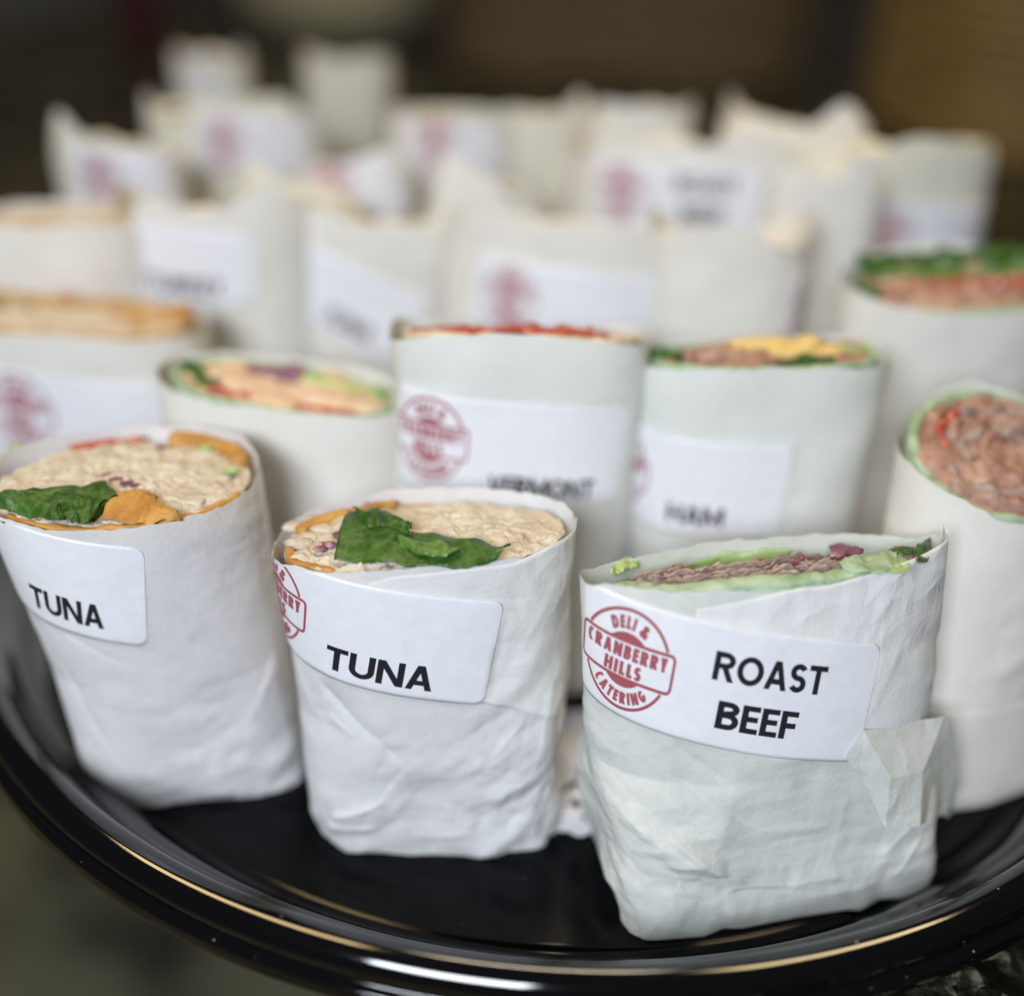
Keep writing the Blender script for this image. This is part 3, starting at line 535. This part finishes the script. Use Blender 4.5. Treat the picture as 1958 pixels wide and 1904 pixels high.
CA.band('tomato_slice', M['tomato'], RA, [CA.pick(x, y) for x, y in ((90, 832), (150, 828), (220, 826), (285, 830))], .22, .7, .16, .02, 2)
for x, y, s_ in ((225, 932, .16), (245, 938, .15), (205, 922, .12), (265, 945, .12), (290, 965, .10), (310, 868, .10)): CA.chunk('onion_piece', M['onion'], RA, *CA.pick(x, y), s_, .22, int(x))
for x, y in ((330, 975), (370, 960), (400, 935), (425, 915), (390, 900), (350, 940)): CA.chunk('tuna_flake', M['tuna'], RA, *CA.pick(x, y), .26, .05, int(x + y), .5)
for x, y in ((395, 868), (440, 912), (35, 868)): CA.chunk('celery_piece', M['lettuce'], RA, *CA.pick(x, y), .14, .2, int(x + y), .6)

# --- roast beef wrap
C = Body((6.92, 23.0), 14, 4.26, 2.45, (6.0, 23.4), 11, 4.5, 1.45, 9.6, [(-90, 9.1), (-140, 9.1), (180, 8.85), (135, 8.42), (90, 8.52), (35, 8.7), (0, 9.2), (-35, 9.2)], nb=8, foot=.01, nt=2.1, bulge=.2, seed=37, crump=.17,
         creases=[(-3.0, 4.4, -.9, 2.9, -.13, .5, .16), (-.9, 2.9, .9, 2.7, .08, .14, .5), (-3.2, 3.0, -1.2, 1.2, .20, .7, .14), (-3.4, 2.4, -1.9, .2, -.14, .18, .5), (-1.7, 1.25, .6, 1.1, .16, .5, .10), (-1.7, .2, -1.75, 1.5, .12, .12, .2), (-.3, 2.6, .9, 2.2, -.10, .25, .14),
                  (1.1, 2.0, 1.35, 3.6, .06, .10, .16), (2.7, .8, 3.6, 2.0, .10, .2, .12), (2.3, 1.6, 3.4, 2.6, .08, .16, .3), (.4, .5, 2.2, .8, .07, .12, .25), (-2.9, 5.2, -1.6, 4.2, -.08, .3, .14), (2.6, 8.8, 1.6, 7.0, .05, .1, .3), (2.9, 7.4, 2.0, 5.6, .05, .1, .25)])
RC = thing('sandwich_wrap', (6.55, 23.1, 0), 'flat roast beef wrap in a green tortilla, its whole ROAST BEEF label facing forward', 'sandwich wrap', GF)
an = ang_of(C, (1250, 1168), (1640, 1226)) - 1.5; print('C ang', an)
LC = C.label(RC, 0, 0, an, 7.15, 3.1, None, (-2.42, .0, 1.34), [('ROAST', .72, .9, .54, 2.72), ('BEEF', .72, .78, -.66, 1.95)], sz=anchor(C, 1197, 1262, an, -2.42, 0), off=.036)
C.paper(M['paper_green'], RC, 460, 220); C.build_label(LC, RC)
sa = [C.locate(*p) for p in ((1330, 1166), (1440, 1148), (1540, 1122), (1560, 1124), (1700, 1085), (1790, 1045))]; sb = [C.locate(*p) for p in ((1330, 1300), (1500, 1405), (1640, 1396), (1790, 1375))]
cols = [(s_, np.interp(s_, [q[0] for q in sb], [q[1] for q in sb]), np.interp(s_, [q[0] for q in sa], [q[1] for q in sa])) for s_ in np.linspace(sa[0][0], sa[-1][0] + 1.2, 30)]
sheet(C, cols, M['sheet'], RC)
def onC(px, py, o): q = C.locate(px, py); return C.surf(q[0], q[1], o)[0]
ys = onC(1780, 1420, 0)[1]; print('side y', ys)
fv = [onC(1646, 1395, .08), onC(1688, 1481, .38), onC(1684, 1573, .30), onC(1655, 1505, .10), onC(1612, 1444, .08), onC(1641, 1462, .16), atd(1805, 1369, ys + .05), atd(1800, 1557, ys + .1), onC(1745, 1565, .22), onC(1748, 1470, .30), atd(1819, 1372, ys + .3), atd(1836, 1487, ys + .5), atd(1814, 1561, ys + .4), atd(1802, 1465, ys - .1)]
ff = [(0, 1, 5), (0, 5, 4), (5, 1, 2, 3), (4, 5, 3), (0, 6, 9, 1), (1, 9, 8, 2), (9, 6, 13), (9, 13, 7, 8), (6, 10, 11, 13), (13, 11, 12, 7)]
def subdivided(V, Fc, k, amp, seed):
    import bmesh
    bm = bmesh.new(); vs = [bm.verts.new(v) for v in V]; [bm.faces.new([vs[i] for i in f]) for f in Fc]
    bmesh.ops.subdivide_edges(bm, edges=bm.edges[:], cuts=k, use_grid_fill=True); bm.verts.ensure_lookup_table()
    P = np.array([v.co[:] for v in bm.verts]); P[:, 1] += amp * fbm(P[:, 0] * 1.2, P[:, 2] * 1.2, seed, 3); Fo = [[v.index for v in f.verts] for f in bm.faces]; bm.free(); return P, Fo
V_, F_ = subdivided(fv, ff, 7, .03, 3)
mesh('folded_corner', V_, F_, M['paper_green'], RC, smooth=False, solid=.012)
CC = Cut(C, 9.08, 7.95, .1, .96)
CC.ring('tortilla', M['tortilla_green'], RC, -180, 0, .44, .20, r=.84, seed=5, top_noise=.05)
CC.ring('tortilla', M['tortilla_green'], RC, 5, 175, .26, .02, r=.86, seed=7)
CC.mass('filling', M['beef'], RC, .1, 2.6, 3, .85, 36, 160, -.12, .0)
rb = random.Random(8)
for i in range(15):
    q = -.52 + i * .075; p0 = -.78 + rb.uniform(0, .35); p1 = .72 - rb.uniform(0, .45); t = np.linspace(0, 1, 12)
    CC.band('beef_slice', M['beef'], RC, np.stack([p0 + (p1 - p0) * t, q + .05 * np.sin(t * 9 + i)], 1), rb.uniform(.06, .11), .7, .10 + rb.uniform(0, .14), .10, 60 + i, .16)
CC.band('lettuce_leaf', M['lettuce'], RC, [CC.pick(x, y) for x, y in ((1225, 1066), (1300, 1063), (1420, 1062), (1520, 1058))], .08, .7, .26, .05, 3, .06)
CC.leaf('lettuce_leaf', M['lettuce'], RC, [(1165, 1095), (1185, 1075), (1200, 1066), (1215, 1072)], [(1170, 1102), (1195, 1098), (1215, 1090), (1222, 1085)], .3, .2, .12, 6, .06, 36, 14)
CC.leaf('lettuce_leaf', M['tortilla_green'], RC, [(1600, 1075), (1650, 1062), (1690, 1058), (1712, 1060)], [(1610, 1095), (1660, 1097), (1700, 1094), (1718, 1088)], .34, .16, .1, 16, .05, 40, 16)
CC.leaf('lettuce_leaf', M['lettuce'], RC, [(1690, 1075), (1715, 1072), (1740, 1078)], [(1680, 1100), (1715, 1102), (1738, 1092)], .22, .14, .05, 26, .04, 30, 12)
CC.leaf('spinach_leaf', M['spinach'], RC, [(1745, 1052), (1760, 1040), (1778, 1030)], [(1752, 1078), (1768, 1078), (1780, 1062)], .45, .25, .05, 36, .03, 30, 14)
CC.leaf('spinach_leaf', M['spinach'], RC, [(1700, 1052), (1730, 1045), (1745, 1050)], [(1705, 1060), (1730, 1060), (1745, 1062)], .4, .3, .05, 46, .03, 30, 12)
CC.leaf('onion_slice', M['onion'], RC, [(1588, 1046), (1605, 1044), (1622, 1046), (1650, 1052)], [(1588, 1066), (1605, 1068), (1622, 1064), (1650, 1060)], .36, .24, .03, 5, .015, 30, 12, .06)
CC.leaf('onion_slice', M['onion'], RC, [(1500, 1082), (1518, 1070), (1535, 1066)], [(1508, 1086), (1525, 1080), (1540, 1070)], .3, .24, .03, 8, .015, 24, 10, .05)
for i, (x, y) in enumerate(((1720, 1066), (1735, 1070), (1745, 1082), (1745, 1072))): CC.chunk('beef_piece', M['beef'], RC, *CC.pick(x, y), .2, .22, 70 + i)

# ------------------------------------------------------------------ the wraps behind
def back_wrap(xl, xr, yt, d, label, kind, lean=(0, 0), yaw=0, depth=.62, tilt=.2, collar=.3, tags=(), paper='paper_back', zl=0., group=GF, seed=0, nb=3., nt=2.5, taper=.95, z0=0, hi=False, open_rim=None, ring=True, crump=.07):
    xc = (xl + xr) / 2; pL = atd(xl, yt, d); pR = atd(xr, yt, d); a = (pR[0] - pL[0]) / 2; a *= (d + a * depth) / d; P = atd(xc, yt, d); b = a * depth; z = P[2]
    ct = (P[0] - b * math.sin(math.radians(yaw)), d + b * math.cos(math.radians(yaw))); cb = (ct[0] + lean[0], ct[1] + lean[1])
    rim = open_rim(z) if open_rim else [(-90, z), (180, z + tilt * .5 + collar * .4 - zl), (90, z + tilt + collar), (0, z + tilt * .5 + collar * .4 + zl)]
    if kind[1] == '-':
        rg = random.Random(seed); rim = [(-90, z + rg.uniform(-.3, .2)), (-120, z + rg.uniform(-.9, .9)), (-150, z + rg.uniform(-1, .4)), (-60, z + rg.uniform(-.9, .9)), (-30, z + rg.uniform(-1, .4)), (180, z + rg.uniform(-1.6, .2) - zl), (0, z + rg.uniform(-1.6, .2) + zl), (90, z + tilt + .3)]
    body = Body(cb, yaw, a * taper, b * taper, ct, yaw, a, b, z, rim, nb=nb, nt=nt, seed=seed, crump=crump)
    root = thing('sandwich_wrap', (cb[0], cb[1], z0), label, 'sandwich wrap', group); Ls = []
    for t in tags:
        px, py, an = t['at']; x, y = t.get('loc', (-2.2, 0)); w, h = t.get('size', (6.9, 2.7))
        Ls.append(body.label(root, 0, 0, an, w, h, None, t.get('logo', (-2.2, 0, 1.15)), t.get('words', ()), sz=anchor(body, px, py, an, x, y)))
    body.paper(M[paper], root, 180 if hi else 120, 90 if hi else 60)
    for L in Ls: body.build_label(L, root, hi)
    cut = Cut(body, z - .08, z + tilt - .05, zl, .96); tort = {'o': 'tortilla_orange', 'g': 'tortilla_green', 'w': 'tortilla_white'}[kind[0]]
    if kind[1] == '-':            # paper folded shut over the top
        cut.mass('folded_top', M[paper], root, .35, .6, seed, .97, 24, 80, -.25, .35); return body, cut, root
    fill = {'t': 'tuna', 'h': 'ham', 'k': 'turkey', 'b': 'beef', 'v': 'tomato'}[kind[1]]
    cut.ring('tortilla', M[tort], root, -270, 90, .26, .05, seed=seed, r=.895)
    cut.mass('filling', M[fill], root, .16, 1.5, seed, .92, 30, 100, .02, .1)
    return body, cut, root
def dress(cut, root, items, seed=0):
    for i, (name, mat, p0, q0, p1, q1, th, lift) in enumerate(items):
        t = np.linspace(0, 1, 9); cut.band(name, M[mat], root, np.stack([p0 + (p1 - p0) * t, q0 + (q1 - q0) * t], 1), th, .35, lift, .08, seed + i, .1)
W1 = lambda t, **k: dict(words=[(t, .62, 1.0, -.7, None)], **k)
# second row
b_, c_, r_ = back_wrap(-190, 325, 640, 33.5, 'orange tortilla wrap behind the left TUNA wrap, cut off by the left picture edge', 'ot', (0.3, 0), -4, .55, -.5, .05, [dict(at=(40, 785, -6), logo=(-2.2, 0, 1.34), size=(7, 3))], seed=51, hi=True, zl=-.1)
dress(c_, r_, [('tortilla', 'tortilla_orange', -.9, .55, .9, .5, .5, .3), ('spinach_leaf', 'spinach', -.9, .1, -.2, .1, .3, .2), ('tortilla', 'tortilla_orange', .3, -.1, .85, .1, .5, .2)])
b_, c_, r_ = back_wrap(262, 742, 782, 29.2, 'turkey wrap in a green tortilla with tomato, right behind the front TUNA wraps', 'gk', (0, .2), -8, .50, -.15, .15, seed=52, hi=True, zl=-.3, taper=1.)
dress(c_, r_, [('tomato_slice', 'tomato', -.5, -.6, -.1, -.7, .3, .12), ('tomato_slice', 'tomato', .2, -.7, .7, -.55, .2, .1), ('lettuce_leaf', 'spinach', -.9, .2, -.5, -.5, .4, .2), ('olive_slice', 'onion', -.4, .5, .1, .45, .6, .25), ('turkey_slice', 'turkey', -.6, -.1, .6, -.2, .5, .15), ('lettuce_leaf', 'lettuce', .1, .4, .8, .2, .5, .2)])
b_, c_, r_ = back_wrap(748, 1248, 642, 28.6, 'wrap with VERMONT label and a red tomato edge on top, second row', 'wv', (0, .3), 1, .58, -1.45, .0, [dict(at=(820, 842, -3), words=[('VERMONT', .62, 1.05, -1.05, 3.0)], size=(6.6, 3.1), logo=(-2.2, .1, 1.34), loc=(-2.2, .1))], seed=53, hi=True, paper='paper_mint', nb=3.2, nt=3)
dress(c_, r_, [('tomato_slice', 'tomato', .05, -.6, .55, -.55, .5, .28), ('tomato_slice', 'tomato', -.85, -.5, .0, -.6, .3, .12)])
b_, c_, r_ = back_wrap(1256, 1742, 706, 28.8, 'HAM wrap in a green tortilla with yellow cheese, standing behind the ROAST BEEF wrap', 'gh', (0, .3), 5, .56, -.75, .05, [dict(at=(1330, 985, -1), words=[('HAM', .64, .7, -.85, 1.62)], size=(6.4, 3.1), loc=(.7, -.85), logo=(-1.9, 0, 1.3))], seed=54, hi=True, paper='paper_mint', zl=.1)
dress(c_, r_, [('ham_slice', 'ham', -.7, -.3, -.2, -.2, .5, .3), ('cheese_slice', 'cheese', -.25, .1, .5, .2, .5, .42), ('cheese_slice', 'cheese', 0, -.3, .6, -.2, .4, .3), ('lettuce_leaf', 'spinach', -.15, -.72, .45, -.72, .3, .22), ('lettuce_leaf', 'spinach', -.92, 0, -.7, -.3, .4, .25), ('lettuce_leaf', 'lettuce', .6, -.1, .9, .1, .5, .25), ('ham_slice', 'ham', .5, .2, .8, .0, .4, .3)])
# right edge, open cut facing forward
b_, c_, r_ = back_wrap(1800, 2210, 1000, 25.6, 'wrap at the right picture edge, its ham filling in a green tortilla tipped towards us', 'gh', (.3, -.6), 20, .72, 2.0, .05, seed=55, hi=True, nb=3.4, nt=2.1, taper=1.04)
for i, (r0, a0, a1, mt, nm) in enumerate(((.76, -250, 60, 'ham', 'ham_slice'), (.62, -200, 110, 'beef', 'ham_slice'), (.50, -150, 150, 'ham', 'ham_slice'), (.38, -100, 190, 'beef', 'ham_slice'), (.25, -60, 230, 'ham', 'ham_slice'), (.66, 100, 170, 'tomato', 'tomato_slice'), (.70, 200, 260, 'tomato', 'tomato_slice'))):
    aa = np.radians(np.linspace(a0, a1, 30)); c_.band(nm, M[mt], r_, np.stack([r0 * np.cos(aa), r0 * np.sin(aa)], 1), .3 if mt != 'tomato' else .22, .4, .12 + .05 * (i % 3), .16, 300 + i, .12)
sheet(b_, [(-4, 0.4, 3.3), (0, .4, 3.4), (4, .4, 3.4)], M['paper_back'], r_)
b_, c_, r_ = back_wrap(1650, 2080, 600, 34, 'green lettuce wrap with red tomato layer, right picture edge, second row', 'gh', (0, 0), 4, .5, 1.0, .1, seed=56, zl=.2)
dress(c_, r_, [('lettuce_leaf', 'spinach', -.9, .5, .9, .55, .8, .4), ('lettuce_leaf', 'spinach_light', -.7, .2, .9, .25, .6, .25), ('tomato_slice', 'tomato', -.7, -.15, .9, -.1, .4, .15), ('lettuce_leaf', 'spinach', -.95, .0, -.75, -.3, .6, .3), ('ham_slice', 'ham', -.6, -.4, .8, -.4, .5, .12)])
# third row and beyond: rounded tops, much out of focus
LG = lambda x, y, a=-4, **k: dict(at=(x, y, a), **k)
rows = [
    (-60, 238, 430, 38.0, 'lavender white wrap at the left edge with an orange corner on top', 'ot', dict(lean=(0, 0))),
    (235, 548, 400, 39.0, 'wrap with one dark line of print, standing behind the green turkey wrap', 'w-', dict(tags=[dict(at=(352, 548, -4), loc=(1., -.7), words=[('TURKEY', .62, 1.0, -.7, None)])])),
    (570, 860, 420, 40.0, 'wrap leaning right with slanted print, left behind the VERMONT wrap', 'w-', dict(lean=(-1.3, 0), tags=[dict(at=(668, 622, -24), loc=(1., -.7), words=[('TUNA', .62, 1.0, -.7, None)])])),
    (870, 1245, 425, 37.5, 'wrap with a large red seal, directly behind the VERMONT wrap', 'w-', dict(tags=[LG(975, 570)])),
    (1285, 1545, 440, 36.5, 'plain pale wrap directly behind the HAM wrap', 'w-', dict(tags=[LG(1570, 590)], depth=.8)),
    (1120, 1505, 275, 44.5, 'wrap with a two line ROAST BEEF label far behind the HAM wrap', 'w-', dict(tags=[dict(at=(1190, 370, 0), loc=(-2.3, 0), logo=(-2.3, 0, 1.15), words=[('ROAST', .64, .95, .55, 2.3), ('BEEF', .64, .9, -.6, 1.7)])])),
    (75, 285, 260, 47.0, 'wrap with a narrow red seal in the back, next to the black gap at left', 'w-', dict(tags=[LG(190, 345)], paper='paper_warm', yaw=-12)),
    (575, 765, 310, 46.5, 'wrap with a purple red seal in the middle of the pile', 'w-', dict(tags=[LG(632, 352)], lean=(-.6, 0))),
    (285, 565, 200, 52.0, 'wide yellowish wrap with a faint red seal high in the back', 'w-', dict(tags=[LG(425, 272)], paper='paper_warm')),
    (765, 960, 225, 50.5, 'wrap with a red seal and a green lettuce tip in the back', 'gt', dict(tags=[LG(830, 262)], tilt=-.5)),
    (970, 1135, 215, 52.0, 'yellowish plain wrap right of the lettuce tipped one in the back', 'w-', dict(paper='paper_warm', depth=.9)),
    (1140, 1310, 200, 52.5, 'pale plain wrap beside the black gap in the back', 'w-', dict(depth=.9)),
    (1405, 1640, 235, 48.0, 'wrap with a peaked paper corner right of the black gap', 'w-', dict(lean=(-.8, 0), zl=-.9)),
    (440, 650, 345, 43.5, 'plain wrap half hidden behind the one with slanted print', 'w-', dict(paper='paper_warm')),
    (830, 1010, 335, 44.0, 'plain wrap half hidden behind the large red seal wrap', 'w-', dict()),
    (1490, 1680, 330, 41.5, 'plain wrap half hidden beside the ROAST BEEF label at the back', 'w-', dict()),
    (1600, 1930, 268, 44.0, 'round topped wrap with a pink seal at the right end of the pile', 'w-', dict(tags=[LG(1700, 452)], yaw=8, paper='paper_warm')),
]
for i, (xl, xr, yt, d, lab, kind, kw) in enumerate(rows):
    rg = random.Random(500 + i); g_ = (xr - xl) * .09; kw = {'yaw': rg.uniform(-14, 14), 'lean': (rg.uniform(-.7, .7), rg.uniform(-.3, .6)), 'crump': .2, 'taper': 1.05, **kw}
    back_wrap(xl - g_, xr + g_, yt, d, lab, kind, seed=70 + i, **{'tilt': -1.6 if kind[1] == '-' else -.6, **kw})
GB = 'paper wrapped sandwiches on the rear tray'
back_wrap(320, 460, 100, 64, 'grey white peaked wrap on the rear tray, topmost at left', 'w-', lean=(0, 0), seed=91, group=GB, tilt=-1.2, depth=.8)
back_wrap(570, 740, 110, 64, 'yellow tinted wrap on the rear tray, topmost in the middle', 'w-', lean=(0, 0), seed=92, group=GB, tilt=-1.2, depth=.8, paper='paper_warm')

# ------------------------------------------------------------------ things behind the trays
def box_part(name, x0, x1, y0, y1, z0, z1, mat, parent):
    V = [(x, y, z) for x in (x0, x1) for y in (y0, y1) for z in (z0, z1)]
    return mesh(name, V, [(0, 1, 3, 2), (4, 6, 7, 5), (0, 4, 5, 1), (2, 3, 7, 6), (0, 2, 6, 4), (1, 5, 7, 3)], mat, parent, smooth=False)
def rot(o, c, deg): o.rotation_euler = (0, 0, math.radians(deg))
def basket(cx, cy, rx, ry, nstr, mat, label, yaw=0):
    bk = thing('wicker_basket', (cx, cy, -.35), label, 'basket', 'wicker baskets behind the trays'); t = np.linspace(0, 2 * math.pi, 80, endpoint=False); n = 5.; cw, sw = math.cos(yaw), math.sin(yaw)
    ux = np.sign(np.cos(t)) * np.abs(np.cos(t)) ** (2 / n); uy = np.sign(np.sin(t)) * np.abs(np.sin(t)) ** (2 / n)
    for j in range(nstr):
        z = .45 + j * 1.5; V = []
        for k in range(8):
            a = k * math.pi / 4; e = .5 * math.cos(a) + .18 * np.sin(t * 20 + j * math.pi); x = (rx + e) * ux; y = (ry + e) * uy; V.append(np.stack([cx + x * cw - y * sw, cy + x * sw + y * cw, z + .66 * math.sin(a) + 0 * t], 1))
        V = np.stack(V, 1).reshape(-1, 3)
        mesh('strand', V, [(i * 8 + k, ((i + 1) % 80) * 8 + k, ((i + 1) % 80) * 8 + (k + 1) % 8, i * 8 + (k + 1) % 8) for i in range(80) for k in range(8)], mat, bk)
    V = np.vstack([np.stack([cx + rx * ux * cw - ry * uy * sw, cy + rx * ux * sw + ry * uy * cw, 0 * t - .1], 1), [[cx, cy, -.1]]]); mesh('basket_bottom', V, [(80, i, (i + 1) % 80) for i in range(80)], mat, bk)
basket(12, 162, 22, 15, 11, M['wicker_dark'], 'dark brown wicker basket across the top behind the wraps')
basket(51, 123, 13, 13, 12, M['wicker'], 'tan wicker basket at the upper right picture corner', .2)
bw = thing('bowl', (-27, 178, -.35), 'shallow olive beige bowl at the top picture edge', 'bowl')
disc_like('bowl_body', rounded([(0, 0), (9, 0), (10.5, 1), (13.5, 4), (16, 12), (16.4, 12.4), (15.9, 12.2), (12.9, 4.8), (9.5, 1.6), (0, 1.2)], .5), (-27, 178, -.3), M['bowl'], bw, 96)
cp = thing('cup', (-47, 150, -.35), 'dark red cup at the upper left in the shade', 'cup')
disc_like('cup_body', rounded([(0, 0), (2.2, 0), (2.9, 13), (3.05, 13.1), (3.0, 13.3), (2.7, 13), (2.05, .4), (0, .35)], .1), (-47, 150, -.3), M['red_cup'], cp, 64)

# crumbs and lint on the tray
rg = random.Random(21); V = []; Fc = []
for i in range(26):
    a = math.radians(rg.uniform(232, 318)); rr, zz = rg.choice([(rg.uniform(13.5, 16.8), .015), (rg.uniform(13.5, 16.8), .015), (19.6, 2.49), (20.26, 1.74)]); x = TC[0] + rr * math.cos(a); y = TC[1] + rr * math.sin(a); sz = rg.uniform(.006, .018); n0 = len(V)
    V += [(x + sz * rg.uniform(.4, 1.3) * dx, y + sz * rg.uniform(.4, 1.3) * dy, zz + (sz * .8 if dz else 0)) for dx, dy, dz in ((-1, -1, 0), (1, -1, 0), (1, 1, 0), (-1, 1, 0), (0, 0, 1))]; Fc += [(n0, n0 + 1, n0 + 4), (n0 + 1, n0 + 2, n0 + 4), (n0 + 2, n0 + 3, n0 + 4), (n0 + 3, n0, n0 + 4)]
tag(mesh('crumbs', V, Fc, M['tortilla_white'], None, False, loc=(TC[0], TC[1], 0)), 'tiny pale crumbs scattered on the black tray', 'crumbs', kind='stuff')
